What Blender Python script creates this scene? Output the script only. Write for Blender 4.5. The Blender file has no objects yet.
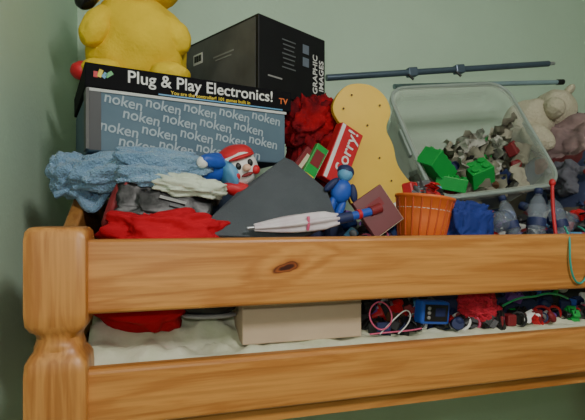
import bpy, bmesh, math, random
from mathutils import Vector, Matrix, Euler, noise

L = 1.70          # height datum (just above the guard rail)
rnd = random.Random(7)
D = bpy.data
SC = bpy.context.scene.collection

# ------------------------------------------------------------------ materials
def mat(name, col, rough=0.6, col2=None, nscale=8.0, bump=0.0, bscale=60.0, metal=0.0,
        alpha=1.0, trans=0.0, spec=0.5, sheen=0.0, coat=0.0):
    m = D.materials.new(name); m.use_nodes = True
    nt = m.node_tree; b = nt.nodes['Principled BSDF']
    b.inputs['Base Color'].default_value = (*col, 1)
    b.inputs['Roughness'].default_value = rough
    b.inputs['Metallic'].default_value = metal
    b.inputs['Alpha'].default_value = alpha
    b.inputs['Transmission Weight'].default_value = trans
    b.inputs['Specular IOR Level'].default_value = spec
    b.inputs['Sheen Weight'].default_value = sheen
    b.inputs['Coat Weight'].default_value = coat
    tc = nt.nodes.new('ShaderNodeTexCoord')
    if col2 is None: col2 = tuple(c*0.82 for c in col)
    n = nt.nodes.new('ShaderNodeTexNoise'); n.inputs['Scale'].default_value = nscale
    n.inputs['Detail'].default_value = 4
    nt.links.new(tc.outputs['Object'], n.inputs['Vector'])
    r = nt.nodes.new('ShaderNodeValToRGB')
    r.color_ramp.elements[0].position = 0.35; r.color_ramp.elements[1].position = 0.65
    r.color_ramp.elements[0].color = (*col2, 1); r.color_ramp.elements[1].color = (*col, 1)
    nt.links.new(n.outputs['Fac'], r.inputs['Fac'])
    nt.links.new(r.outputs['Color'], b.inputs['Base Color'])
    if bump > 0:
        n2 = nt.nodes.new('ShaderNodeTexNoise'); n2.inputs['Scale'].default_value = bscale
        n2.inputs['Detail'].default_value = 3
        nt.links.new(tc.outputs['Object'], n2.inputs['Vector'])
        bp = nt.nodes.new('ShaderNodeBump'); bp.inputs['Strength'].default_value = bump
        bp.inputs['Distance'].default_value = 0.01
        nt.links.new(n2.outputs['Fac'], bp.inputs['Height'])
        nt.links.new(bp.outputs['Normal'], b.inputs['Normal'])
    return m

def wood(name, axis='X', knot=None, tint=1.0):
    m = D.materials.new(name); m.use_nodes = True
    nt = m.node_tree; b = nt.nodes['Principled BSDF']; N = nt.nodes.new; K = nt.links.new
    tc = N('ShaderNodeTexCoord')
    mp = N('ShaderNodeMapping')
    sc = {'X': (0.7, 9, 9), 'Y': (9, 0.7, 9), 'Z': (9, 9, 0.7)}[axis]
    mp.inputs['Scale'].default_value = sc
    K(tc.outputs['Object'], mp.inputs['Vector'])
    vec = mp.outputs['Vector']
    kd = None
    if knot:
        dist = N('ShaderNodeVectorMath'); dist.operation = 'SUBTRACT'
        dist.inputs[1].default_value = knot
        K(tc.outputs['Object'], dist.inputs[0])
        rt = N('ShaderNodeVectorRotate'); rt.rotation_type = 'Y_AXIS'; rt.inputs['Angle'].default_value = 0.3
        K(dist.outputs[0], rt.inputs['Vector'])
        scl = N('ShaderNodeVectorMath'); scl.operation = 'MULTIPLY'
        scl.inputs[1].default_value = (36, 12, 110)
        K(rt.outputs[0], scl.inputs[0])
        nk_ = N('ShaderNodeTexNoise'); nk_.inputs['Scale'].default_value = 40
        K(tc.outputs['Object'], nk_.inputs['Vector'])
        ln = N('ShaderNodeVectorMath'); ln.operation = 'LENGTH'
        K(scl.outputs[0], ln.inputs[0])
        mm = N('ShaderNodeMath'); mm.operation = 'MULTIPLY_ADD'; mm.inputs[1].default_value = 1.0
        K(nk_.outputs['Fac'], mm.inputs[0]); K(ln.outputs['Value'], mm.inputs[2])
        mm2 = N('ShaderNodeMath'); mm2.operation = 'SUBTRACT'; mm2.inputs[1].default_value = .5
        K(mm.outputs[0], mm2.inputs[0]); kd = mm2.outputs[0]
    n = N('ShaderNodeTexNoise'); n.inputs['Scale'].default_value = 3.2
    n.inputs['Detail'].default_value = 5; n.inputs['Distortion'].default_value = 0.6
    K(vec, n.inputs['Vector'])
    mul = N('ShaderNodeMath'); mul.operation = 'MULTIPLY'; mul.inputs[1].default_value = 26
    K(n.outputs['Fac'], mul.inputs[0])
    src = mul.outputs[0]
    if kd:
        ms = N('ShaderNodeMapRange'); ms.inputs['From Min'].default_value = 0
        ms.inputs['From Max'].default_value = 4.0; ms.inputs['To Min'].default_value = 9; ms.inputs['To Max'].default_value = 0
        K(kd, ms.inputs['Value'])
        ad = N('ShaderNodeMath'); ad.operation = 'ADD'
        K(src, ad.inputs[0]); K(ms.outputs['Result'], ad.inputs[1]); src = ad.outputs[0]
    sn = N('ShaderNodeMath'); sn.operation = 'SINE'; K(src, sn.inputs[0])
    r = N('ShaderNodeValToRGB'); cr = r.color_ramp
    mr = N('ShaderNodeMapRange'); mr.inputs['From Min'].default_value = -1
    K(sn.outputs[0], mr.inputs['Value']); K(mr.outputs['Result'], r.inputs['Fac'])
    cr.elements[0].position = 0.0; cr.elements[0].color = (0.63*tint, 0.285*tint, 0.075*tint, 1)
    cr.elements[1].position = 1.0; cr.elements[1].color = (0.49*tint, 0.190*tint, 0.042*tint, 1)
    mp2 = N('ShaderNodeMapping'); mp2.inputs['Scale'].default_value = tuple(4 if s < 1 else 160 for s in sc)
    K(tc.outputs['Object'], mp2.inputs['Vector'])
    n2 = N('ShaderNodeTexNoise'); n2.inputs['Scale'].default_value = 1.0; n2.inputs['Detail'].default_value = 3
    K(mp2.outputs['Vector'], n2.inputs['Vector'])
    r2 = N('ShaderNodeValToRGB'); r2.color_ramp.elements[0].color = (0.78, 0.72, 0.66, 1)
    r2.color_ramp.elements[0].position = 0.3; r2.color_ramp.elements[1].position = 0.6
    K(n2.outputs['Fac'], r2.inputs['Fac'])
    mx = N('ShaderNodeMixRGB'); mx.blend_type = 'MULTIPLY'; mx.inputs['Fac'].default_value = 0.8
    K(r.outputs['Color'], mx.inputs['Color1']); K(r2.outputs['Color'], mx.inputs['Color2'])
    out = mx.outputs['Color']
    if kd:
        rk = N('ShaderNodeValToRGB'); e = rk.color_ramp.elements
        e[0].position = 0.10; e[0].color = (0.10, 0.025, 0.008, 1)
        e[1].position = 0.50; e[1].color = (1, 1, 1, 1)
        e2 = rk.color_ramp.elements.new(0.17); e2.color = (0.62, 0.36, 0.22, 1)
        e3 = rk.color_ramp.elements.new(0.22); e3.color = (0.22, 0.09, 0.04, 1)
        e4 = rk.color_ramp.elements.new(0.29); e4.color = (0.85, 0.72, 0.6, 1)
        dv = N('ShaderNodeMath'); dv.operation = 'MULTIPLY'; dv.inputs[1].default_value = 0.28
        K(kd, dv.inputs[0]); K(dv.outputs[0], rk.inputs['Fac'])
        mx2 = N('ShaderNodeMixRGB'); mx2.blend_type = 'MULTIPLY'; mx2.inputs['Fac'].default_value = 1
        K(out, mx2.inputs['Color1']); K(rk.outputs['Color'], mx2.inputs['Color2']); out = mx2.outputs['Color']
    K(out, b.inputs['Base Color'])
    b.inputs['Roughness'].default_value = 0.42
    b.inputs['Coat Weight'].default_value = 0.12; b.inputs['Coat Roughness'].default_value = 0.25
    bp = N('ShaderNodeBump'); bp.inputs['Strength'].default_value = 0.08; bp.inputs['Distance'].default_value = 0.002
    K(n2.outputs['Fac'], bp.inputs['Height']); K(bp.outputs['Normal'], b.inputs['Normal'])
    return m

M = {}
def C(key, *a, **k):
    if key not in M: M[key] = mat(key, *a, **k)
    return M[key]
C('red', (0.60, 0.015, 0.025), 0.5); C('darkred', (0.22, 0.012, 0.018), 0.6)
C('black', (0.012, 0.012, 0.014), 0.4); C('gloss_black', (0.008, 0.008, 0.01), 0.2)
C('white', (0.78, 0.78, 0.76), 0.5); C('blue', (0.02, 0.09, 0.48), 0.5); C('navy', (0.012, 0.022, 0.10), 0.6)
C('yellow', (0.85, 0.62, 0.03), 0.55); C('green', (0.015, 0.36, 0.06), 0.4); C('pink', (0.75, 0.12, 0.25), 0.5)
C('orange', (0.82, 0.17, 0.03), 0.45); C('grey', (0.12, 0.13, 0.14), 0.6); C('teal', (0.02, 0.35, 0.28), 0.4)
C('skyblue', (0.12, 0.35, 0.6), 0.5); C('brown', (0.14, 0.065, 0.03), 0.7); C('cream', (0.70, 0.62, 0.44), 0.9)
C('purple', (0.16, 0.05, 0.3), 0.5); C('silver', (0.45, 0.47, 0.5), 0.35, metal=0.7)
C('skin', (0.8, 0.5, 0.36), 0.6)

# ------------------------------------------------------------------ helpers
def link(o, parent=None):
    SC.objects.link(o)
    if parent: o.parent = parent
    return o
def empty(name, loc=(0, 0, 0), rot=(0, 0, 0)):
    e = D.objects.new(name, None); e.location = loc; e.rotation_euler = rot; e.empty_display_size = .05
    return link(e)
def mesh_obj(name, bm, m, parent=None, loc=(0, 0, 0), rot=(0, 0, 0), smooth=False):
    me = D.meshes.new(name); bmesh.ops.recalc_face_normals(bm, faces=bm.faces[:]); bm.to_mesh(me); bm.free()
    if smooth:
        for p in me.polygons: p.use_smooth = True
    for mm in (m if isinstance(m, (list, tuple)) else [m]): me.materials.append(mm)
    o = D.objects.new(name, me); o.location = loc; o.rotation_euler = rot
    return link(o, parent)
def bevel(o, w, seg=2):
    b = o.modifiers.new('bev', 'BEVEL'); b.width = w; b.segments = seg; b.limit_method = 'ANGLE'
    return o
def box(name, size, loc, m, rot=(0, 0, 0), parent=None, bev=0.0, seg=2):
    bm = bmesh.new(); bmesh.ops.create_cube(bm, size=1)
    for v in bm.verts: v.co = Vector((v.co.x*size[0], v.co.y*size[1], v.co.z*size[2]))
    o = mesh_obj(name, bm, m, parent, loc, rot)
    if bev: bevel(o, bev, seg)
    return o
def bb(name, x0, x1, y0, y1, z0, z1, m, parent=None, bev=0.0, seg=2):
    return box(name, (x1-x0, y1-y0, z1-z0), ((x0+x1)/2, (y0+y1)/2, (z0+z1)/2), m, (0, 0, 0), parent, bev, seg)
def blob(name, loc, rad, m, rot=(0, 0, 0), parent=None, amp=0.12, freq=2.0, e=1.0, sub=4, seed=0, detail=0.0):
    bm = bmesh.new(); bmesh.ops.create_icosphere(bm, subdivisions=sub, radius=1)
    off = Vector((seed*3.1, seed*1.7, seed*5.3))
    for v in bm.verts:
        p = v.co.copy()
        q = Vector([math.copysign(abs(c)**e, c) for c in p])
        d = 1 + amp*noise.noise(p*freq+off)
        if detail: d += detail*(1-2*abs(noise.noise(p*freq*2.6+off)))
        v.co = Vector((q.x*rad[0]*d, q.y*rad[1]*d, q.z*rad[2]*d))
    return mesh_obj(name, bm, m, parent, loc, rot, True)
def tube(name, pts, r, m, parent=None, cyc=False, res=6):
    cu = D.curves.new(name, 'CURVE'); cu.dimensions = '3D'; cu.bevel_depth = r; cu.bevel_resolution = 3
    sp = cu.splines.new('NURBS' if len(pts) > 2 else 'POLY'); sp.points.add(len(pts)-1)
    for p, c in zip(sp.points, pts): p.co = (*c, 1)
    if len(pts) > 2: sp.order_u = min(4, len(pts)); sp.use_endpoint_u = not cyc; sp.use_cyclic_u = cyc
    sp.resolution_u = res; cu.use_fill_caps = True; cu.materials.append(m)
    tmp = D.objects.new(name, cu); SC.objects.link(tmp)
    bpy.context.view_layer.update()
    me = D.meshes.new_from_object(tmp.evaluated_get(bpy.context.evaluated_depsgraph_get()))
    D.objects.remove(tmp)
    for p in me.polygons: p.use_smooth = True
    return link(D.objects.new(name, me), parent)
def text(name, s, size, loc, m, rot=(math.pi/2, 0, 0), parent=None, shear=0, ext=0.0004, align='CENTER'):
    cu = D.curves.new(name, 'FONT'); cu.body = s; cu.size = size; cu.extrude = ext; cu.shear = shear
    cu.offset = size*0.012
    cu.align_x = align; cu.align_y = 'CENTER'; cu.materials.append(m)
    tmp = D.objects.new(name, cu); SC.objects.link(tmp); bpy.context.view_layer.update()
    me = D.meshes.new_from_object(tmp.evaluated_get(bpy.context.evaluated_depsgraph_get()))
    D.objects.remove(tmp)
    o = D.objects.new(name, me); o.location = loc; o.rotation_euler = rot
    return link(o, parent)
def lathe(name, prof, m, loc=(0, 0, 0), rot=(0, 0, 0), parent=None, n=28, smooth=True):
    bm = bmesh.new(); rings = []
    for r, z in prof:
        rings.append([bm.verts.new((r*math.cos(2*math.pi*i/n), r*math.sin(2*math.pi*i/n), z)) for i in range(n)])
    for a, b in zip(rings, rings[1:]):
        for i in range(n): bm.faces.new((a[i], a[(i+1) % n], b[(i+1) % n], b[i]))
    return mesh_obj(name, bm, m, parent, loc, rot, smooth)
def catmull(pts, k=5):
    out = []; n = len(pts)
    for i in range(n):
        p0, p1, p2, p3 = [Vector(pts[(i+j-1) % n]) for j in range(4)]
        for s in range(k):
            t = s/k
            out.append(0.5*((2*p1)+(-p0+p2)*t+(2*p0-5*p1+4*p2-p3)*t*t+(-p0+3*p1-3*p2+p3)*t**3))
    return out
def prism(name, pts, th, m, loc=(0, 0, 0), rot=(0, 0, 0), parent=None, bev=0.0):
    """outline in XZ, thickness in Y"""
    bm = bmesh.new()
    vs = [bm.verts.new((p[0], 0, p[1])) for p in pts]
    f = bm.faces.new(vs)
    ex = bmesh.ops.extrude_face_region(bm, geom=[f])
    bmesh.ops.translate(bm, verts=[g for g in ex['geom'] if isinstance(g, bmesh.types.BMVert)], vec=(0, th, 0))
    o = mesh_obj(name, bm, m, parent, loc, rot)
    if bev: bevel(o, bev)
    return o
def cloth(name, x0, x1, y0, y1, fn, m, parent=None, nx=70, ny=50, th=0.006, loc=(0, 0, 0), rot=(0, 0, 0)):
    bm = bmesh.new(); g = []
    for j in range(ny+1):
        row = []
        for i in range(nx+1):
            x = x0+(x1-x0)*i/nx; y = y0+(y1-y0)*j/ny
            row.append(bm.verts.new(fn(x, y)))
        g.append(row)
    for j in range(ny):
        for i in range(nx): bm.faces.new((g[j][i], g[j][i+1], g[j+1][i+1], g[j+1][i]))
    o = mesh_obj(name, bm, m, parent, loc, rot, True)
    s = o.modifiers.new('sol', 'SOLIDIFY'); s.thickness = th; s.offset = -1
    return o
def slab(name, pts, n, th, m, bev=.005, parent=None):
    bm = bmesh.new(); vs = [bm.verts.new(p) for p in pts]; f = bm.faces.new(vs)
    ex = bmesh.ops.extrude_face_region(bm, geom=[f])
    bmesh.ops.translate(bm, verts=[g for g in ex['geom'] if isinstance(g, bmesh.types.BMVert)], vec=Vector(n).normalized()*th)
    return bevel(mesh_obj(name, bm, m, parent), bev, 3)
def sm(t): t = max(0, min(1, t)); return t*t*(3-2*t)

# ------------------------------------------------------------------ room
wallm = mat('mint_wall_paint', (0.55, 0.73, 0.57), 0.6, (0.52, 0.695, 0.54), 3, 0.10, 90)
ceilm = mat('ceiling_paint', (0.8, 0.82, 0.79), 0.8); floorm = wood('floor_wood', 'X', tint=0.6)
XW, YB, ZC = -0.293, 1.78, 2.95
bb('wall_left', XW-0.1, XW, -2.3, YB+.1, 0, ZC, wallm)
bb('wall_back', XW, 3.2, YB, YB+.1, 0, ZC, wallm)
bb('wall_right', 3.2, 3.3, -2.3, YB+.1, 0, ZC, wallm)
bb('wall_front', XW, 3.2, -2.4, -2.3, 0, ZC, wallm)
bb('floor', XW-.1, 3.3, -2.4, YB+.1, -0.1, 0, floorm)
bb('ceiling', XW-.1, 3.3, -2.4, YB+.1, ZC, ZC+.08, ceilm)
trimm = mat('trim_paint', (0.75, 0.76, 0.72), 0.5)
bb('baseboard_back', XW, 3.2, YB-.015, YB, 0, .09, trimm)
bb('baseboard_left', XW, XW+.015, -2.3, YB-.015, 0, .09, trimm)

# ------------------------------------------------------------------ bunk bed
bed = empty('bunk_bed', (0, 0, 0))
railm = wood('pine_rail', 'X', knot=(-0.729, -0.015, 0.006))
rail2m = wood('pine_side_rail', 'X')
postm = wood('pine_post', 'Z', tint=0.92)
endm = wood('pine_end', 'Y', tint=0.6)
X0, X1 = -0.117, 2.0
bb('guard_rail', X0-.01, X1+.01, .800, .830, L-.156, L-.035, railm, bed, .008, 3)
bb('side_rail', X0-.01, X1+.01, .800, .830, L-.342, L-.2445, rail2m, bed, .008, 3)
bb('guard_rail_back', X0-.01, X1+.01, 1.735, 1.76, L-.156, L-.035, rail2m, bed, .008)
bb('side_rail_back', X0-.01, X1+.01, 1.735, 1.76, L-.342, L-.2445, rail2m, bed, .008)
def post(name, cx, cy):
    """square post whose stacked blocks are joined by a turned collar"""
    bm = bmesh.new()
    prof = [(0.035, -.014, .4), (.041, -.0155, .35), (.0455, -.022, .25), (.0465, -.035, .16), (.0465, -.150, .16), (.0455, -.168, .22),
            (.041, -.178, .35), (.036, -.184, .6), (.0345, -.192, .9), (.0365, -.200, .9), (.0375, -.206, .7), (.0365, -.211, .5), (.041, -.218, .35),
            (.0455, -.228, .22), (.0465, -.245, .16), (.0465, -.60, .16), (.041, -.62, .4), (.041, -.66, .4), (.0465, -.68, .16), (.0465, -1.70, .16)]
    rings = []; n = 48
    for (r, z, rd) in prof:
        ring = []
        for i in range(n):
            a = 2*math.pi*i/n; c, s = math.cos(a), math.sin(a)
            p = min(2/max(rd, .05), 14)
            k = (abs(c)**p+abs(s)**p)**(-1/p)
            ring.append(bm.verts.new((r*k*c, r*k*s, z)))
        rings.append(ring)
    for a, b in zip(rings, rings[1:]):
        for i in range(n): bm.faces.new((a[i], a[(i+1) % n], b[(i+1) % n], b[i]))
    bm.faces.new(rings[0]); bm.faces.new(rings[-1])
    o = mesh_obj(name, bm, postm, bed, (cx, cy, L), smooth=True)
    es = o.modifiers.new('es', 'EDGE_SPLIT'); es.split_angle = math.radians(40)
    return o
for i, (cx, cy) in enumerate([(-.162, .831), (-.162, 1.72), (2.045, .831), (2.045, 1.72)]): post('post_%d' % (i+1), cx, cy)
def endb(name, x): slab(name, [(x, .872, L-.17), (x, .872, L-.030), (x, .93, L-.012), (x, 1.05, L+.05), (x, 1.68, L+.06), (x, 1.68, L-.17)], (1, 0, 0), .026, endm, .006, bed)
endb('end_board', -.178)
bb('end_board_lower', -.178, -.152, .87, 1.68, L-.36, L-.24, endm, bed, .006)
endb('end_board_far', 2.035)
bb('end_board_far_lower', 2.035, 2.061, .87, 1.68, L-.36, L-.24, endm, bed, .006)
for i in range(15): bb('slat_%d' % (i+1), -.05+i*.135, .01+i*.135, .83, 1.735, L-.352, L-.338, rail2m, bed)
bb('slat_ledge', X0, X1, .83, .85, L-.375, L-.352, rail2m, bed)
bb('lower_side_rail', X0-.01, X1+.01, .800, .830, .25, .40, rail2m, bed, .008)
bb('lower_side_rail_back', X0-.01, X1+.01, 1.735, 1.76, .25, .40, rail2m, bed, .008)
sheet = mat('cream_sheet', (0.74, 0.74, 0.58), 0.9, (0.62, 0.65, 0.46), 20, 0.3, 40)
bb('mattress', -.14, 2.0, .836, 1.73, L-.336, L-.272, sheet, None, .025, 4)
bb('lower_mattress', -.11, 1.97, .836, 1.73, .28, .42, sheet, None, .03, 4)
def sheetf(x, y):
    up = .065*sm((y-.90)/.16)*sm((.30-x)/.1)
    z = -.256+up+(.010+.024*sm((.3-x)/.1))*noise.noise(Vector((x*11, y*16, 3)))*sm((y-.83)/.05)+.013*(1-2*abs(noise.noise(Vector((x*20+y*9, y*22, 1)))))*sm((y-.83)/.06)
    return Vector((x, y, L+z))
cloth('bed_sheet', -.135, 1.5, .838, 1.14, sheetf, sheet, nx=150, ny=40, th=.004)

# ------------------------------------------------------------------ clothes heap (carries everything)
def target(x):
    t = .09
    t += (-.03-.09)*sm((x-.33)/.16)
    t += (.24)*sm((x-1.18)/.15)
    return t
def heap(x, y):
    if x < .42:
        s0 = 1.08 if x < .14 else 1.10
        f = sm((y-s0)/.10)
    else:
        f = .72*sm((y-.895)/.08)+.28*sm((y-1.0)/.14)
    ex = sm((x+.135)/.03)*sm((1.90-x)/.06)*sm((1.73-y)/.03)
    t = target(x)
    z = -.28+(t+.28)*f*ex
    z += (.022*noise.noise(Vector((x*7, y*7, 0)))+.014*(1-2*abs(noise.noise(Vector((x*16, y*16, 5))))))*f*ex
    return z
hm = D.materials.new('mixed_clothes'); hm.use_nodes = True
nt = hm.node_tree; tc = nt.nodes.new('ShaderNodeTexCoord'); vo = nt.nodes.new('ShaderNodeTexVoronoi'); vo.inputs['Scale'].default_value = 7
ns = nt.nodes.new('ShaderNodeTexNoise'); ns.inputs['Scale'].default_value = 5
mxv = nt.nodes.new('ShaderNodeMixRGB'); mxv.inputs['Fac'].default_value = .25
nt.links.new(tc.outputs['Object'], mxv.inputs['Color1']); nt.links.new(ns.outputs['Color'], mxv.inputs['Color2'])
nt.links.new(tc.outputs['Object'], ns.inputs['Vector']); nt.links.new(mxv.outputs['Color'], vo.inputs['Vector'])
sp = nt.nodes.new('ShaderNodeSeparateColor'); nt.links.new(vo.outputs['Color'], sp.inputs['Color'])
cr = nt.nodes.new('ShaderNodeValToRGB'); cr.color_ramp.interpolation = 'CONSTANT'
cols = [(0.02, .02, .03), (.03, .04, .1), (.12, .015, .02), (.03, .03, .03), (.1, .08, .06), (.015, .03, .06), (.05, .05, .06)]
cr.color_ramp.elements[0].color = (*cols[0], 1); cr.color_ramp.elements[1].position = .9; cr.color_ramp.elements[1].color = (*cols[-1], 1)
for i, c in enumerate(cols[1:-1]):
    e = cr.color_ramp.elements.new(.14+i*.15); e.color = (*c, 1)
nt.links.new(sp.outputs['Red'], cr.inputs['Fac']); nt.links.new(cr.outputs['Color'], nt.nodes['Principled BSDF'].inputs['Base Color'])
nt.nodes['Principled BSDF'].inputs['Roughness'].default_value = .85
cloth('clothes_heap', -.13, 1.95, .89, 1.73, lambda x, y: Vector((x, y, L+heap(x, y))), hm, nx=200, ny=90, th=.004)

# ------------------------------------------------------------------ boxes stack
YAW = math.radians(13.3)
def local(cx, cy, yaw, lx, ly): return (cx+lx*math.cos(yaw)-ly*math.sin(yaw), cy+lx*math.sin(yaw)+ly*math.cos(yaw))
W, DP, HT = .448, .34, .128
cx, cy = local(-.145, 1.0, YAW, W/2, DP/2)
nk = empty('printed_shipping_box', (cx, cy, L+.199), (0, 0, YAW))
cardw = mat('box_side_white', (.62, .64, .63), .7)
nkm = mat('box_print_blue_grey', (.12, .185, .24), .6, (.09, .145, .20), 5, spec=.2)
box('carton', (W, DP, HT), (0, 0, 0), nkm, parent=nk, bev=.003)
box('lid_edge', (W+.004, .004, .006), (0, -DP/2-.001, HT/2-.004), cardw, parent=nk)
box('left_flap', (.006, .05, HT*.95), (-W/2-.002, -DP/2+.015, 0), C('flap', (.1, .1, .1)), parent=nk)
box('corner_dark', (.022, .002, HT*.96), (-W/2+.013, -DP/2-.0012, 0), C('darkgrey', (.03, .035, .04), .5), parent=nk)
ptm = mat('print_pale', (.42, .50, .56), .6, spec=.2)
for r in range(4):
    for c in range(7):
        x = -W/2+.068+c*.082+(r % 2)*.040-.004*r; z = HT/2-.022-r*.029
        if abs(x) < W/2-.040: text('print_%d_%d' % (r, c), 'noken', .031, (x, -DP/2-.0012, z), ptm, (math.pi/2, math.radians(9), 0), nk)
pp = empty('video_game_box', (*local(-.145, .998, YAW, .23, .165), L+.2885), (0, 0, YAW-.005))
W2, D2, H2 = .47, .33, .049
bkm = mat('game_box_black', (.006, .006, .008), .75, spec=.12)
box('carton', (W2, D2, H2), (0, 0, 0), bkm, parent=pp, bev=.002)
text('title', 'Plug & Play Electronics!', .036, (.015, -D2/2-.001, .005), C('white'), parent=pp)
text('subtitle', 'You are the controller! 101 games built in', .011, (.03, -D2/2-.001, -.016), C('yellow'), parent=pp)
box('stripe_blue', (.30, .001, .003), (.06, -D2/2-.0006, -.0225), C('skyblue'), parent=pp)
for i, cc in enumerate(['red', 'yellow', 'skyblue', 'green']):
    box('art_%d' % i, (.008, .001, .012+.004*(i % 2)), (-.215+i*.0085, -D2/2-.0006, 0.002+(i % 2)*.003), C(cc), (0, .3*i, 0), pp)
text('label_end', 'TV', .02, (.212, -D2/2-.001, -.002), C('orange'), parent=pp)
gy = math.radians(29.6); W3, D3, H3 = .253, .345, .195
gx, gyy = local(.227, 1.12, gy, W3/2, D3/2)
gb = empty('black_electronics_box', (gx, gyy, L+.314+H3/2), (0, 0, gy))
box('carton', (W3, D3, H3), (0, 0, 0), C('boxblack', (.010, .010, .012), .5, spec=.25), parent=gb, bev=.0025)
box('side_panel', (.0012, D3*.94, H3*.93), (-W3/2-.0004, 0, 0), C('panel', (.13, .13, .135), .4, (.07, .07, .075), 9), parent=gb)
box('barcode_label', (.001, .045, .030), (-W3/2-.0014, .090, .045), C('white'), parent=gb)
for i in range(9):
    box('bar_%d' % i, (.001, .0015+.0012*(i % 3), .018), (-W3/2-.002, .073+i*.0040, .046), C('black'), parent=gb)
box('side_text', (.001, .09, .004), (-W3/2-.0014, -.03, .03), C('grey2', (.3, .3, .3)), parent=gb)
box('side_text_b', (.001, .07, .003), (-W3/2-.0014, -.03, .02), C('grey2'), parent=gb)
text('side_print', 'GRAPHIC\nIMAGES', .026, (W3/2-.03, -D3/2-.001, -.01), C('white'), (math.pi/2, -math.pi/2, 0), gb)
for i in range(7):
    box('spec_line_%d' % i, (.05-.006*(i % 3), .001, .003), (-.02, -D3/2-.0006, .055-i*.012), C('grey'), parent=gb)
box('icon_a', (.024, .001, .024), (.045, -D3/2-.0006, .05), C('greyblue', (.14, .17, .22), .4), parent=gb)
box('icon_b', (.024, .001, .024), (.045, -D3/2-.0006, .015), C('greyblue'), parent=gb)
box('icon_c', (.05, .001, .004), (-.07, -D3/2-.0006, -.05), C('grey2'), parent=gb)

# yellow plush sitting on the boxes: round body, head with dark-tipped ears and red cheeks
yp = empty('yellow_plush_toy', (-.075, 1.24, L+.42))
ym = mat('yellow_plush', (.86, .60, .03), .85, (.72, .48, .02), 10, .25, 120)
blob('body', (.015, .0, .010), (.120, .105, .125), ym, parent=yp, amp=.14, e=.88, seed=2)
blob('head', (.02, -.01, .205), (.112, .10, .095), ym, (0, -.2, 0), yp, .06, seed=4)
blob('arm', (-.075, -.075, .03), (.032, .035, .055), ym, (0, .5, 0), yp, .1, seed=5)
blob('arm_right', (.10, -.06, .03), (.04, .035, .050), ym, (0, -.6, 0), yp, .1, seed=5)
blob('foot', (.09, -.085, -.075), (.050, .05, .030), ym, parent=yp, amp=.1, seed=6)
blob('foot_left', (-.06, -.085, -.078), (.050, .05, .028), ym, parent=yp, amp=.1, seed=7)
blob('ear_left', (-.075, -.05, .15), (.026, .022, .075), ym, (0, -2.7, 0), yp, .04, seed=1)
blob('ear_left_tip', (-.098, -.072, .100), (.025, .024, .034), C('gloss_black'), (0, -2.7, 0), yp, .04)
blob('ear_right', (.075, 0, .32), (.03, .022, .085), ym, (0, .4, 0), yp, .04)
blob('ear_right_tip', (.10, 0, .375), (.026, .022, .035), C('gloss_black'), (0, .4, 0), yp, .04)
for s, k in ((-1, 'left'), (1, 'right')):
    blob('cheek_'+k, (.02+.07*s, -.085, .175), (.020, .010, .020), C('red'), parent=yp, amp=0, sub=3)
    blob('eye_'+k, (.02+.04*s, -.100, .225), (.013, .008, .016), C('gloss_black'), parent=yp, amp=0, sub=3)
blob('nose', (.02, -.112, .200), (.006, .004, .004), C('gloss_black'), parent=yp, amp=0, sub=2)
blob('red_sock', (-.105, -.085, -.08), (.026, .026, .022), C('red'), parent=yp, amp=.1, sub=3)

# ------------------------------------------------------------------ blue towel over the end
tw = mat('blue_towel', (.24, .40, .58), .95, (.16, .30, .48), 14, .9, 260, sheen=.3)
te = empty('blue_towel', (0, 0, 0))
def towelf(x, y):
    zt = .112-.04*sm((.02-x)/.16)+.016*math.sin(x*60+5*noise.noise(Vector((x*9, y*7, 2))))+.02*noise.noise(Vector((x*14, y*14, 7)))
    front = sm((y-.975)/.04)
    z = zt-.03*(1-front)
    return Vector((x, y, L+z))
cloth('drape', -.205, .09, .975, 1.10, towelf, tw, te, 80, 40, .012)
blob('fold_a', (.00, .960, L+.106), (.088, .045, .030), tw, (0, .05, .1), te, .3, 2.5, .8, seed=3, detail=.09, sub=5)
blob('fold_b', (-.09, .985, L+.092), (.085, .050, .034), tw, (0, -.12, 0), te, .3, 2.5, .8, seed=6, detail=.09, sub=5)
blob('fold_c', (-.170, 1.02, L+.085), (.045, .06, .042), tw, (0, .2, 0), te, .3, 2.5, .8, seed=8, detail=.09, sub=5)
blob('fold_d', (-.02, .925, L+.078), (.065, .035, .022), tw, (0, .05, .1), te, .35, 2.5, .8, seed=13, detail=.1, sub=5)
gc = mat('pale_green_cloth', (.62, .68, .55), .9, (.50, .56, .46), 20, .3, 60)
blob('pale_green_cloth', (.045, .92, L+.062), (.068, .035, .020), gc, (0, .12, 0), None, .35, 2.8, .8, seed=4, detail=.13, sub=5)

# ------------------------------------------------------------------ red cloth, black package
rb = empty('red_fabric_bag', (0, 0, 0))
rm = mat('red_fabric', (.52, .010, .022), .9, (.36, .008, .016), 6, .3, 40, spec=.15)
blob('bag_body', (-.045, .955, L-.140), (.098, .055, .078), rm, (0, .30, 0), rb, .3, 2, .75, seed=3, detail=.07)
blob('bag_top', (.005, .895, L-.028), (.103, .045, .040), rm, (0, .02, 0), rb, .35, 2.6, .8, seed=9, detail=.10, sub=5)
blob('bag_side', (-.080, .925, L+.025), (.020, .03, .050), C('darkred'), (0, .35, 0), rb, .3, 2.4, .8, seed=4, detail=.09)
blob('bag_fold', (-.045, .915, L-.07), (.07, .04, .06), rm, (0, .35, 0), rb, .3, 2.4, .8, seed=14, detail=.09)
bp_ = empty('black_snack_packet', (.005, .905, L+.026), (math.radians(-20), math.radians(9), .1))
blob('packet', (0, 0, 0), (.080, .012, .036), C('crinkle_black', (.012, .012, .014), .4, bump=.35, bscale=20), parent=bp_, amp=.3, e=.5, seed=5, detail=.08, sub=5)
box('label', (.05, .001, .006), (.01, -.0175, .004), C('grey2'), (0, .1, 0), bp_)
box('label_b', (.03, .001, .004), (.02, -.0175, -.008), C('grey'), (0, .1, 0), bp_)

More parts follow.
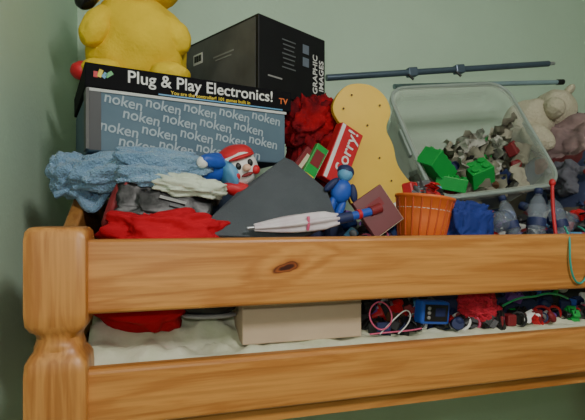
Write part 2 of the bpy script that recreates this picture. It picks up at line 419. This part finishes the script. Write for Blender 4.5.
sh = empty('black_sneaker', (.090, .935, L-.180), (0, .05, .15))
blob('upper', (0, 0, .010), (.055, .028, .028), C('black'), parent=sh, amp=.1, e=.85)
blob('ankle', (.03, 0, .03), (.025, .024, .025), C('black'), parent=sh, amp=.05, sub=3)
blob('sole', (0, 0, -.014), (.056, .029, .006), C('grey2'), parent=sh, amp=.02, e=.8)
for i in range(4): tube('lace_%d' % i, [(-.02+.012*i, -.026, .012+.003*i), (-.014+.012*i, 0, .042), (-.02+.012*i, .024, .02)], .002, C('white'), sh)

# ------------------------------------------------------------------ cardboard box
kb = empty('cardboard_box', (0, 0, 0))
km = mat('cardboard', (.56, .43, .31), .85, (.52, .39, .27), 4, .1, 50)
bb('carton', .147, .396, .88, 1.08, L-.246, L-.05, km, kb, .002)
bb('flap', .150, .393, .8795, .881, L-.15, L-.052, km, kb)
bb('crease', .147, .396, .8785, .8795, L-.178, L-.1755, C('crease', (.42, .32, .22), .6), kb)
# ------------------------------------------------------------------ plush doll
dl = empty('plush_doll', (.155, .985, L+.108), (0, math.radians(-20), .25))
blob('face', (0, 0, 0), (.044, .038, .042), C('white'), parent=dl, amp=.03)
blob('cap', (.004, .010, .024), (.044, .038, .026), C('red'), parent=dl, amp=.04)
blob('cap_peak', (.0, -.034, .020), (.030, .014, .005), C('red'), parent=dl, amp=.02)
blob('nose', (0, -.042, -.004), (.009, .010, .008), C('skin'), parent=dl, amp=0, sub=3)
for s in (-1, 1):
    blob('eye_%d' % s, (.014*s, -.037, .004), (.006, .004, .008), C('black'), parent=dl, amp=0, sub=2)
    blob('cheek_%d' % s, (.024*s, -.030, -.014), (.010, .008, .010), C('red'), parent=dl, amp=0, sub=3)
blob('mouth', (0, -.036, -.018), (.014, .005, .004), C('darkred'), parent=dl, amp=0, sub=3)
blob('torso', (-.055, .01, .016), (.045, .032, .032), C('blue'), parent=dl, amp=.08)
blob('scarf', (-.028, -.004, -.008), (.018, .036, .034), C('skyblue'), parent=dl, amp=.08)
blob('arm_left', (-.06, -.028, .029), (.032, .014, .014), C('blue'), (0, .4, .4), dl, .08)
blob('hand_left', (-.084, -.034, .034), (.013, .011, .012), C('white'), parent=dl, amp=.05, sub=3)
blob('arm_right', (-.02, -.02, -.045), (.040, .018, .016), C('red'), (0, .5, 0), dl, .08)
blob('leg_left', (-.105, -.012, .012), (.030, .016, .016), C('navy'), (0, -.3, .2), dl, .08)
blob('leg_right', (-.105, .022, -.004), (.030, .016, .016), C('navy'), (0, -.3, -.2), dl, .08)

# ------------------------------------------------------------------ dark grey sleeve
gpts = [(.062, .862, L-.030), (.092, .894, L+.006), (.145, .944, L+.052), (.268, 1.020, L+.140), (.286, 1.014, L+.132), (.352, .970, L+.064), (.358, .915, L-.005), (.26, .872, L-.040)]
slab('grey_laptop_sleeve', gpts, (-.0041, .0414, -.033), .010, mat('grey_fabric', (.075, .085, .10), .8, (.060, .070, .082), 12, .2, 300), .002)

# ------------------------------------------------------------------ folded umbrella
um = empty('folded_umbrella', (0, 0, 0))
a = Vector((.165, .853, L-.018)); b = Vector((.335, .859, L-.003)); d = (b-a)
umm = mat('umbrella_cloth', (.70, .66, .68), .5, (.60, .50, .56), 25)
q = d.to_track_quat('Z', 'Y').to_euler(); ln = d.length
bm = bmesh.new(); rings = []; n = 32
for k in range(13):
    t = k/12; r = .006+.011*math.sin(min(1, t*1.5)*math.pi/2)-.006*sm((t-.8)/.2)
    rings.append([bm.verts.new(((r*(1+.22*math.sin(6*2*math.pi*i/n+t*3)))*math.cos(2*math.pi*i/n), (r*(1+.22*math.sin(6*2*math.pi*i/n+t*3)))*math.sin(2*math.pi*i/n), t*ln)) for i in range(n)])
for r1, r2 in zip(rings, rings[1:]):
    for i in range(n): bm.faces.new((r1[i], r1[(i+1) % n], r2[(i+1) % n], r2[i]))
mesh_obj('canopy', bm, umm, um, a, q, True)
tube('collar', [tuple(b-d*.03), tuple(b+Vector((.03, .003, .006)))], .011, C('navy'), um)
tube('grip', [tuple(b+Vector((.03, .003, .006))), tuple(b+Vector((.075, .010, .016)))], .009, C('blue'), um)
tube('grip_band', [tuple(b+Vector((.044, .0055, .0095))), tuple(b+Vector((.052, .007, .011)))], .0105, C('red'), um)
tube('end_knob', [tuple(b+Vector((.075, .010, .016))), tuple(b+Vector((.100, .014, .024)))], .011, C('darkred'), um)
tube('tip', [tuple(a), tuple(a-d*.08)], .003, C('silver'), um)
tube('tie', [tuple(a+d*.6+Vector((0, -.0175, .012))), tuple(a+d*.61+Vector((0, -.019, -.002))), tuple(a+d*.6+Vector((0, -.014, -.014)))], .003, C('pink'), um)

# ------------------------------------------------------------------ red board game box
sg = empty('board_game_box', (.425, 1.075, L+.155), (0, math.radians(24), .25))
box('carton', (.070, .03, .150), (0, 0, 0), C('red'), parent=sg, bev=.002)
box('white_band', (.010, .001, .145), (-.028, -.0156, 0), C('white'), parent=sg)
text('title', 'Sorry!', .045, (.006, -.0162, .014), C('white'), (math.pi/2, -math.pi/2, 0), sg)
pb = empty('paperback_book', (.346, 1.055, L+.125), (0, math.radians(30), .2))
box('cover', (.034, .014, .11), (0, 0, 0), C('green'), parent=pb, bev=.001)
box('pages', (.031, .010, .111), (.0025, 0, 0), C('white'), parent=pb)
box('picture', (.026, .001, .04), (0, -.0076, .02), C('darkred'), parent=pb)
box('stripe', (.026, .001, .012), (0, -.0076, -.03), C('yellow'), parent=pb)
pb2 = empty('paperback_book', (.316, 1.06, L+.125), (0, math.radians(38), .2))
box('cover', (.03, .012, .10), (0, 0, 0), C('darkred'), parent=pb2, bev=.001)
box('pages', (.028, .008, .101), (.002, 0, 0), C('white'), parent=pb2)
box('title_stripe', (.010, .001, .07), (0, -.0066, 0), C('cream'), parent=pb2)

# crumpled red cloth beside the stack
fr = mat('red_cloth', (.40, .008, .015), .85, (.08, .004, .008), 16, .5, 40, spec=.15)
gbag = empty('crumpled_red_cloth', (.39, 1.20, L+.20))
blob('lower_fold', (0, 0, -.03), (.06, .045, .12), fr, parent=gbag, amp=.4, freq=2.5, e=.75, seed=2, detail=.2, sub=5)
blob('middle_fold', (-.02, -.02, .05), (.05, .04, .06), fr, (0, .5, 0), gbag, .5, 2.8, .8, seed=7, detail=.25, sub=5)
blob('upper_fold', (.025, -.01, .080), (.033, .03, .042), fr, (0, -.4, 0), gbag, .5, 2.8, .8, seed=11, detail=.25, sub=5)

# ------------------------------------------------------------------ yellow wooden cut-out
yo = [(.4245, .277), (.435, .318), (.471, .350), (.530, .353), (.573, .326), (.590, .285), (.577, .240), (.597, .196), (.611, .144), (.648, .099), (.697, .060), (.665, .038), (.62, .030), (.571, .048), (.525, .045), (.477, .035), (.466, .10), (.473, .152), (.488, .197), (.456, .231)]
yb = empty('yellow_wooden_cutout', (0, 1.12, L))
yw = mat('yellow_painted_wood', (.82, .52, .06), .5, (.75, .46, .05), 6)
pts = [(p.x, p.y) for p in catmull([(x, z, 0) for x, z in yo], 5)]
prism('board', pts, .016, yw, parent=yb, bev=.002)
for i, (x, z) in enumerate([(.452, .285), (.475, .322), (.556, .300), (.52, .245), (.555, .16), (.59, .10)]):
    lathe('peg_hole_%d' % i, [(0, 0), (.002, 0), (.0028, .002)], C('brown'), (x, -.0012, z), (math.pi/2, 0, 0), yb, 12)

# ------------------------------------------------------------------ clear storage tub
cen = Vector((.945, 1.25, L+.262)); wv = Vector((.99, 0, .12)).normalized(); hv0 = Vector((-.02, .486, .874))
nv = wv.cross(hv0).normalized(); hv = nv.cross(wv).normalized()
tubm = D.materials.new('clear_plastic'); tubm.use_nodes = True
nt = tubm.node_tree; b_ = nt.nodes['Principled BSDF']; b_.inputs['Base Color'].default_value = (.62, .68, .60, 1)
b_.inputs['Roughness'].default_value = .2
ly = nt.nodes.new('ShaderNodeLayerWeight'); ly.inputs['Blend'].default_value = .45
mr = nt.nodes.new('ShaderNodeMapRange'); mr.inputs['To Min'].default_value = .22; mr.inputs['To Max'].default_value = .75
nt.links.new(ly.outputs['Facing'], mr.inputs['Value']); nt.links.new(mr.outputs['Result'], b_.inputs['Alpha'])
te2 = D.objects.new('plastic_storage_tub', None); SC.objects.link(te2)
te2.matrix_world = Matrix((( *[wv.x, hv.x, nv.x], cen.x), (*[wv.y, hv.y, nv.y], cen.y), (*[wv.z, hv.z, nv.z], cen.z), (0, 0, 0, 1)))
def rrect(hw, hh, r, z, n=8):
    out = []
    for (sx, sy, a0) in [(1, 1, 0), (-1, 1, 90), (-1, -1, 180), (1, -1, 270)]:
        for k in range(n+1):
            a = math.radians(a0+90*k/n); out.append(Vector((sx*(hw-r)+r*math.cos(a), sy*(hh-r)+r*math.sin(a), z)))
    return out
# fix corner orientation: angles already include the sign for each quadrant
def rrect(hw, hh, r, z, n=8):
    out = []
    for (sx, sy, a0) in [(1, 1, 0), (-1, 1, 90), (-1, -1, 180), (1, -1, 270)]:
        for k in range(n+1):
            a = math.radians(a0+90*k/n); out.append(Vector((sx*(hw-r)+r*math.cos(a), sy*(hh-r)+r*math.sin(a), z)))
    return out
def loft(name, rings, m, parent=None, cap=False):
    bm = bmesh.new(); R = [[bm.verts.new(p) for p in r] for r in rings]; n = len(R[0])
    for a, b in zip(R, R[1:]):
        for i in range(n): bm.faces.new((a[i], a[(i+1) % n], b[(i+1) % n], b[i]))
    if cap: bm.faces.new(R[-1])
    return mesh_obj(name, bm, m, parent, smooth=True)
HW, HH = .218, .202
loft('tub_shell', [rrect(HW+.014, HH+.014, .07, -.016), rrect(HW+.015, HH+.015, .07, 0), rrect(HW, HH, .06, .001), rrect(HW-.006, HH-.006, .055, -.03), rrect(HW-.012, HH-.012, .055, -.08),
                   rrect(HW-.016, HH-.016, .055, -.082), rrect(HW-.03, HH-.03, .05, -.20), rrect(HW-.04, HH-.04, .04, -.21)], tubm, te2, True)
rimm = mat('frosted_rim', (.42, .50, .46), .3, alpha=.8)
tube('rim_bead', [tuple(p) for p in rrect(HW+.012, HH+.012, .07, .001, 6)], .0055, rimm, te2, cyc=True, res=3)
for s in (-1, 1): box('handle_%d' % s, (.012, .10, .02), (s*(HW+.018), 0, -.012), rimm, (0, 0, 0), te2, .004)
def brick(e, m, sx, sy, sz, nx, ny):
    box('brick_body', (sx, sy, sz), (0, 0, 0), m, parent=e, bev=.002)
    for i in range(nx):
        for j in range(ny):
            lathe('stud_%d_%d' % (i, j), [(0, .006), (sx/nx*.30, .006), (sx/nx*.30, 0)], m, (-sx/2+sx*(i+.5)/nx, -sy/2+sy*(j+.5)/ny, sz/2), (0, 0, 0), e, 14, False)
bl = empty('green_toy_block', (.785, 1.205, L+.155), (.4, .5, .5)); brick(bl, C('green'), .11, .065, .055, 4, 2)
bl2 = empty('green_toy_block', (.925, 1.195, L+.135), (.7, -.4, -.3)); brick(bl2, C('green'), .07, .06, .06, 2, 2)
bl3 = empty('green_toy_block', (.83, 1.20, L+.105), (.2, .2, -.5)); brick(bl3, C('green'), .09, .055, .04, 4, 2)
def joined_pile(name, items):
    """items: list of (kind, size, matrix, material) gathered in one mesh"""
    me = D.meshes.new(name); bm = bmesh.new(); mats = []
    for kind, s, mx, m in items:
        if m not in mats: mats.append(m)
        idx = mats.index(m); t = bmesh.new()
        if kind == 'box':
            bmesh.ops.create_cube(t, size=1); bmesh.ops.scale(t, verts=t.verts[:], vec=s)
            bmesh.ops.bevel(t, geom=t.edges[:], offset=min(s)*.12, segments=1, affect='EDGES')
        elif kind == 'ball':
            bmesh.ops.create_icosphere(t, subdivisions=3, radius=.5); bmesh.ops.scale(t, verts=t.verts[:], vec=s)
        elif kind == 'cyl':
            bmesh.ops.create_cone(t, cap_ends=True, segments=18, radius1=.5, radius2=.5, depth=1); bmesh.ops.scale(t, verts=t.verts[:], vec=s)
        elif kind == 'cone':
            bmesh.ops.create_cone(t, cap_ends=True, segments=18, radius1=.5, radius2=.18, depth=1); bmesh.ops.scale(t, verts=t.verts[:], vec=s)
        elif kind == 'car':
            for (sz, of) in [((1, .5, .28), (0, 0, 0)), ((.5, .44, .26), (-.05, 0, .25))]:
                r = bmesh.ops.create_cube(t, size=1)
                for v in r['verts']: v.co = Vector((v.co.x*sz[0]*s[0]*(.8 if v.co.z > 0 and of[2] > 0 else 1)+of[0]*s[0], v.co.y*sz[1]*s[0]+of[1], v.co.z*sz[2]*s[0]+of[2]*s[0]))
            for wx in (-.3, .3):
                for wy in (-.26, .26):
                    r = bmesh.ops.create_cone(t, cap_ends=True, segments=14, radius1=.15*s[0], radius2=.15*s[0], depth=.1*s[0], matrix=Matrix.Translation((wx*s[0], wy*s[0], -.14*s[0])) @ Matrix.Rotation(math.pi/2, 4, 'X'))
        elif kind == 'ring':
            n1, n2 = 20, 8; R = s[0]/2; rr = s[1]/2; g = []
            for i in range(n1):
                a = 2*math.pi*i/n1
                g.append([t.verts.new(((R+rr*math.cos(2*math.pi*j/n2))*math.cos(a), (R+rr*math.cos(2*math.pi*j/n2))*math.sin(a), rr*math.sin(2*math.pi*j/n2))) for j in range(n2)])
            for i in range(n1):
                for j in range(n2): t.faces.new((g[i][j], g[(i+1) % n1][j], g[(i+1) % n1][(j+1) % n2], g[i][(j+1) % n2]))
        elif kind == 'paper':
            bmesh.ops.create_grid(t, x_segments=8, y_segments=8, size=.5)
            for v in t.verts: v.co = Vector((v.co.x*s[0], v.co.y*s[1], .012*noise.noise(v.co*4+mx.translation*40)*3))
        t.transform(mx)
        for f in t.faces: f.material_index = idx; f.smooth = kind in ('ball', 'ring', 'paper')
        tm = D.meshes.new('t'); t.to_mesh(tm); t.free(); bm.from_mesh(tm); D.meshes.remove(tm)
    bm.to_mesh(me); bm.free()
    for m in mats: me.materials.append(m)
    return link(D.objects.new(name, me))
def rmx(loc): return Matrix.Translation(loc) @ Euler((rnd.uniform(0, 6), rnd.uniform(0, 6), rnd.uniform(0, 6))).to_matrix().to_4x4()
papm = [C('paper1', (.5, .5, .44), .8), C('paper2', (.36, .34, .26), .8), C('paper3', (.24, .23, .17), .8), C('paper4', (.16, .15, .11), .8)]
items = []
for i in range(120):
    x = rnd.uniform(-.175, .175); dpt = rnd.uniform(-.16, -.02); hgt = rnd.uniform(-.165, 0+(.05 if x > .0 else -.03))
    p = cen+wv*x+hv*hgt+nv*dpt
    if rnd.random() < .5: items.append(('paper', (.09, .07, .01), rmx(p), rnd.choice(papm)))
    else: items.append((rnd.choice(['box', 'cyl', 'ball', 'box']), (rnd.uniform(.02, .045), rnd.uniform(.02, .045), rnd.uniform(.02, .06)), rmx(p), rnd.choice([C('green'), C('paper3'), C('black'), C('brown'), C('brown'), C('navy'), C('grey'), C('paper4'), C('darkred')])))
joined_pile('scrap_paper_and_blocks', items)

# ------------------------------------------------------------------ poles
pl = empty('folding_metal_pole', (0, 0, 0))
pm = mat('pole_blue_grey', (.09, .13, .18), .35, metal=.4)
A_, B_ = Vector((.50, 1.38, L+.446)), Vector((1.37, 1.38, L+.570))
tube('rod', [tuple(A_), tuple(B_)], .0105, pm, pl)
tube('inner_rod', [tuple(B_), tuple(B_+(B_-A_)*.03)], .006, C('silver'), pl)
ang = -math.atan2(B_.z-A_.z, B_.x-A_.x)
for t in (.35, .56):
    p = A_+(B_-A_)*t
    box('clamp_%d' % int(t*100), (.035, .026, .030), tuple(p), pm, (0, ang, 0), pl, .004)
    tube('clamp_lever_%d' % int(t*100), [tuple(p+Vector((-.02, -.012, -.012))), tuple(p+Vector((-.005, -.02, -.03)))], .004, C('black'), pl)
p2 = empty('blue_grey_tube', (0, 0, 0)); lp = mat('pale_blue_metal', (.28, .40, .46), .35, metal=.2)
tube('tube', [(.78, 1.46, L+.462), (1.50, 1.46, L+.535)], .009, lp, p2)
tube('end_cap', [(1.49, 1.46, L+.534), (1.52, 1.46, L+.537)], .011, C('black'), p2)

# ------------------------------------------------------------------ right side soft things
tb = mat('beige_plush_fur', (.60, .55, .42), .95, (.48, .44, .32), 12, .6, 150)
td = empty('beige_teddy_bear', (1.385, 1.45, L+.385), (.9, .5, 1.3)); td.scale = (1.3, 1.25, 1.2)
blob('body', (0, 0, -.06), (.09, .07, .08), tb, parent=td, amp=.1, seed=1)
blob('head', (-.02, -.02, .045), (.065, .06, .055), tb, parent=td, amp=.08)
for s in (-1, 1):
    blob('ear_%d' % s, (-.02+.045*s, -.01, .095), (.02, .012, .02), tb, parent=td, amp=.05, sub=3)
    blob('eye_%d' % s, (-.025+.022*s, -.075, .055), (.006, .005, .006), C('black'), parent=td, amp=0, sub=2)
    blob('arm_%d' % s, (.085*s, -.03, -.03), (.04, .03, .03), tb, (0, .5*s, 0), td, .08)
    blob('leg_%d' % s, (.05*s, -.06, -.12), (.035, .05, .035), tb, parent=td, amp=.08)
blob('muzzle', (-.025, -.075, .030), (.024, .018, .018), C('cream'), parent=td, amp=.03, sub=3)
blob('nose', (-.025, -.094, .034), (.007, .005, .005), C('black'), parent=td, amp=0, sub=2)
pk = mat('dusty_pink_blanket', (.34, .23, .22), .9, (.22, .15, .15), 10, .3, 60)
pe = empty('pink_blanket', (0, 0, 0))
blob('fold_a', (1.50, 1.40, L+.25), (.15, .15, .10), pk, (0, .1, .2), pe, .35, 2.4, .7, seed=4, detail=.12, sub=5)
blob('fold_b', (1.46, 1.28, L+.16), (.13, .09, .09), pk, (0, -.1, .2), pe, .35, 2.4, .7, seed=6, detail=.12, sub=5)
blob('grey_knit_cloth', (1.33, 1.20, L+.10), (.12, .07, .06), mat('grey_knit', (.12, .12, .15), .9), (0, .3, 0), None, .35, 2.4, .8, seed=9, detail=.13, sub=5)

# ------------------------------------------------------------------ front row small things
bf = empty('blue_toy_figure', (.385, .965, L+.060), (0, .35, 0))
blob('torso', (0, 0, 0), (.024, .017, .028), C('blue'), parent=bf, amp=.05, sub=3)
blob('head', (-.004, 0, .040), (.018, .016, .018), C('skyblue'), parent=bf, amp=.05, sub=3)
blob('helmet', (-.004, .003, .047), (.020, .018, .015), C('navy'), parent=bf, amp=.05, sub=3)
for s in (-1, 1):
    blob('arm_%d' % s, (.028*s, -.004, .005), (.009, .008, .022), C('navy'), (0, -.5*s, 0), bf, .05, sub=3)
    blob('leg_%d' % s, (.011*s, 0, -.040), (.010, .010, .024), C('blue'), (0, .1*s, 0), bf, .05, sub=3)
mb = empty('maroon_hardback_book', (.468, .955, L+.015), (math.radians(-12), math.radians(-32), .1))
box('cover', (.085, .014, .095), (0, 0, 0), C('maroon', (.16, .03, .035), .5), parent=mb, bev=.0015)
box('pages', (.081, .010, .093), (.003, 0, -.002), C('cream'), parent=mb)
box('title_panel', (.045, .001, .02), (0, -.0075, .015), C('darkred'), parent=mb)
ob = empty('orange_basket', (.585, .965, L-.055), (0, .12, 0))
om = C('orange')
lathe('bowl', [(0, 0), (.048, 0), (.052, .004), (.060, .05), (.066, .098), (.070, .100), (.070, .106), (.063, .106), (.057, .05), (.048, .008), (0, .008)], om, parent=ob, n=40)
for i in range(20):
    a = 2*math.pi*i/20
    tube('rib_%d' % i, [(.0535*math.cos(a), .0535*math.sin(a), .01), (.066*math.cos(a), .066*math.sin(a), .098)], .0022, C('darkorange', (.55, .08, .015), .5), ob)
tube('band', [(.0635*math.cos(i*.5236), .0635*math.sin(i*.5236), .075) for i in range(12)], .0025, C('white'), ob, cyc=True)
its = []
for i in range(24):
    a = rnd.uniform(0, 6.28); r = rnd.uniform(0, .042)
    its.append((rnd.choice(['box', 'paper', 'cyl', 'ball']), (.034, .026, .034), rmx(Vector((.594+r*math.cos(a), .965+r*math.sin(a), L+.056+rnd.uniform(-.02, .018)))), rnd.choice([C('white'), C('black'), C('skyblue'), C('red'), C('silver'), C('grey')])))
joined_pile('basket_trinkets', its)
blob('blue_folded_shirt', (.70, .955, L-.015), (.052, .04, .048), C('royal', (.01, .03, .22), .8), (0, .1, 0), None, .35, 2.5, .6, seed=3, detail=.16, sub=5)
cl = D.materials.new('clear_bottle'); cl.use_nodes = True; b_ = cl.node_tree.nodes['Principled BSDF']
b_.inputs['Base Color'].default_value = (.30, .34, .42, 1); b_.inputs['Roughness'].default_value = .06; b_.inputs['Alpha'].default_value = .28
prof = [(0, 0), (.024, 0), (.029, .006), (.029, .03), (.027, .034), (.029, .038), (.029, .07), (.027, .074), (.029, .078), (.029, .11), (.022, .135), (.012, .15), (.011, .165)]
def bottle(loc, rot, cap, s=1.0):
    e = empty('plastic_bottle', loc, rot); e.scale = (s, s, s)
    lathe('bottle_body', prof, cl, parent=e)
    lathe('cap', [(.0, .176), (.013, .176), (.014, .172), (.014, .156), (0, .156)], cap, parent=e, n=20)
    lathe('label', [(.0295, .04), (.0297, .041), (.0297, .068), (.0295, .069)], C('navy'), parent=e)
bottle((.775, .93, L-.012), (math.radians(-82), .0, -.9), C('blue'), .85)
bottle((.87, .915, L-.05), (math.radians(-12), .15, -.35), C('navy'), .72)
bottle((.815, .92, L-.05), (math.radians(-15), -.15, 0), C('navy'), .62)
bottle((.965, .925, L-.05), (math.radians(-15), -.1, 0), C('black'), .66)
bottle((1.02, .945, L-.015), (math.radians(-70), 0, .35), C('navy'), .85)
rs = empty('red_toy_bat', (0, 0, 0))
tube('bat', [(.925, .91, L-.04), (.935, .93, L+.02), (.955, .95, L+.085)], .0045, C('red'), rs)
blob('knob', (.955, .95, L+.09), (.008, .008, .010), C('red'), parent=rs, amp=0, sub=3)
tcb = empty('teal_cable', (0, 0, 0))
tube('cable', [(.90, .86, L-.02), (.868, .83, L-.022), (.850, .796, L-.035), (.842, .793, L-.08), (.85, .793, L-.13), (.875, .795, L-.15), (.90, .795, L-.12), (.91, .795, L-.06), (.90, .798, L-.028), (.93, .85, L-.02)], .0022, C('teal'), tcb)
tube('cable_slack', [(.74, .875, L-.20), (.78, .865, L-.175), (.82, .87, L-.19), (.86, .86, L-.165), (.92, .87, L-.19)], .0024, C('greencable', (.03, .4, .15), .4), tcb)

# ------------------------------------------------------------------ pile of small toys
palette = [C('black')]*7+[C('grey')]*3+[C('darkred'), C('darkred'), C('navy'), C('navy'), C('navy'), C('silver'), C('white'), C('red'), C('blue'), C('brown'), C('brown'), C('purple'), C('skyblue')]
pal2 = [C('black')]*8+[C('red')]*2+[C('pink')]*1+[C('darkred')]*3+[C('navy')]*2+[C('grey'), C('white'), C('green'), C('purple'), C('blue')]
pal3 = [C('black')]*3+[C('red'), C('pink'), C('blue'), C('skyblue'), C('white'), C('grey'), C('navy'), C('darkred'), C('purple')]
items = []
for i in range(500):
    low = i < 230
    if low: x = rnd.uniform(.42, 1.25); y = rnd.uniform(.882, .945)
    else: x = rnd.uniform(.42, 1.28); y = rnd.uniform(.945, 1.13)
    z = L+max(heap(x, y), -.245)+.010
    if not low and i % 2: z += rnd.uniform(.01, .035)
    kind = rnd.choice(['box', 'box', 'cyl', 'ball', 'car', 'cone', 'ring', 'car', 'ring'])
    s = rnd.uniform(.018, .040)
    sz = {'ring': (s*1.1, s*.18, s), 'car': (s*1.2,)*3}.get(kind, (s, s*rnd.uniform(.5, 1), s*rnd.uniform(.5, 1.1)))
    items.append((kind, sz, rmx(Vector((x, y, z))), rnd.choice(pal2 if (low and x > .6) else (palette if low else pal3))))
for i in range(60):
    x = rnd.uniform(.2, .42)
    y = 1.0+(x+.145)*.236-.03+rnd.uniform(-.02, .0) if x < .3 else rnd.uniform(1.09, 1.2)
    z = L+max(heap(x, y), -.02)+rnd.uniform(0, .1)
    s = rnd.uniform(.02, .04)
    items.append((rnd.choice(['box', 'cyl', 'ball']), (s, s, s*.8), rmx(Vector((x, y, z))), rnd.choice(palette[:14])))
joined_pile('small_toys_pile', items)

rp = empty('red_plush_ball', (.695, .900, L-.205))
blob('fluff', (0, 0, 0), (.044, .03, .038), mat('red_fluff', (.75, .03, .07), .9, (.5, .01, .03), 30, .8, 200), parent=rp, amp=.35, freq=3, seed=3, detail=.14, sub=5)
for s in (-1, 1): blob('tuft_%d' % s, (.02*s, 0, .030), (.012, .010, .014), C('red'), parent=rp, amp=.1, sub=3)
sb = empty('black_blue_gadget', (.565, .885, L-.205), (0, .1, .1))
box('case', (.075, .03, .05), (0, 0, 0), C('blue'), parent=sb, bev=.006)
box('front_panel', (.060, .001, .036), (0, -.0155, 0), C('black'), parent=sb)
box('screen', (.026, .001, .018), (.010, -.0162, .002), C('navy'), parent=sb)
for i in range(3): lathe('button_%d' % i, [(0, .002), (.004, .002), (.004, 0)], C('grey2'), (-.020, -.016, -.010+i*.010), (math.pi/2, 0, 0), sb, 12)
cbp = empty('pink_white_charging_cable', (0, 0, 0))
tube('loop_a', [(.40, .86, L-.19), (.42, .855, L-.165), (.45, .86, L-.18), (.46, .86, L-.215), (.435, .86, L-.235), (.41, .86, L-.22)], .0016, C('pink'), cbp, cyc=True)
tube('loop_b', [(.43, .865, L-.24), (.47, .86, L-.20), (.50, .865, L-.18), (.51, .87, L-.22), (.47, .86, L-.24)], .0014, C('white'), cbp)
tube('loop_c', [(.41, .87, L-.240), (.45, .858, L-.234), (.50, .862, L-.238), (.53, .87, L-.235)], .0016, C('pink'), cbp)

# ------------------------------------------------------------------ lights
def area(name, loc, tgt, size, energy, col):
    l = D.lights.new(name, 'AREA'); l.energy = energy; l.size = size; l.color = col
    o = D.objects.new(name, l); o.location = loc; o.rotation_euler = (Vector(tgt)-Vector(loc)).to_track_quat('-Z', 'Y').to_euler(); link(o)
area('ceiling_light', (.75, -.9, 2.85), (.3, 1.2, 1.4), .35, 32, (1, .96, .90))
pf = D.lights.new('camera_flash', 'POINT'); pf.energy = 6.0; pf.shadow_soft_size = .015; pf.color = (1, .98, .94)
po = D.objects.new('camera_flash', pf); po.location = (-.03, -.02, L+.08); link(po)
w = D.worlds.new('world'); w.use_nodes = True; bpy.context.scene.world = w
w.node_tree.nodes['Background'].inputs['Color'].default_value = (.5, .55, .5, 1)
w.node_tree.nodes['Background'].inputs['Strength'].default_value = .1

# ------------------------------------------------------------------ camera
cd = D.cameras.new('camera'); cd.sensor_fit = 'HORIZONTAL'; cd.sensor_width = 36; cd.lens = 36*460/585
cd.shift_y = 8/585; cd.clip_start = .01
co = D.objects.new('camera', cd); co.location = (0, 0, L); co.rotation_euler = (math.pi/2, 0, -math.radians(15.7)); link(co)
bpy.context.scene.camera = co
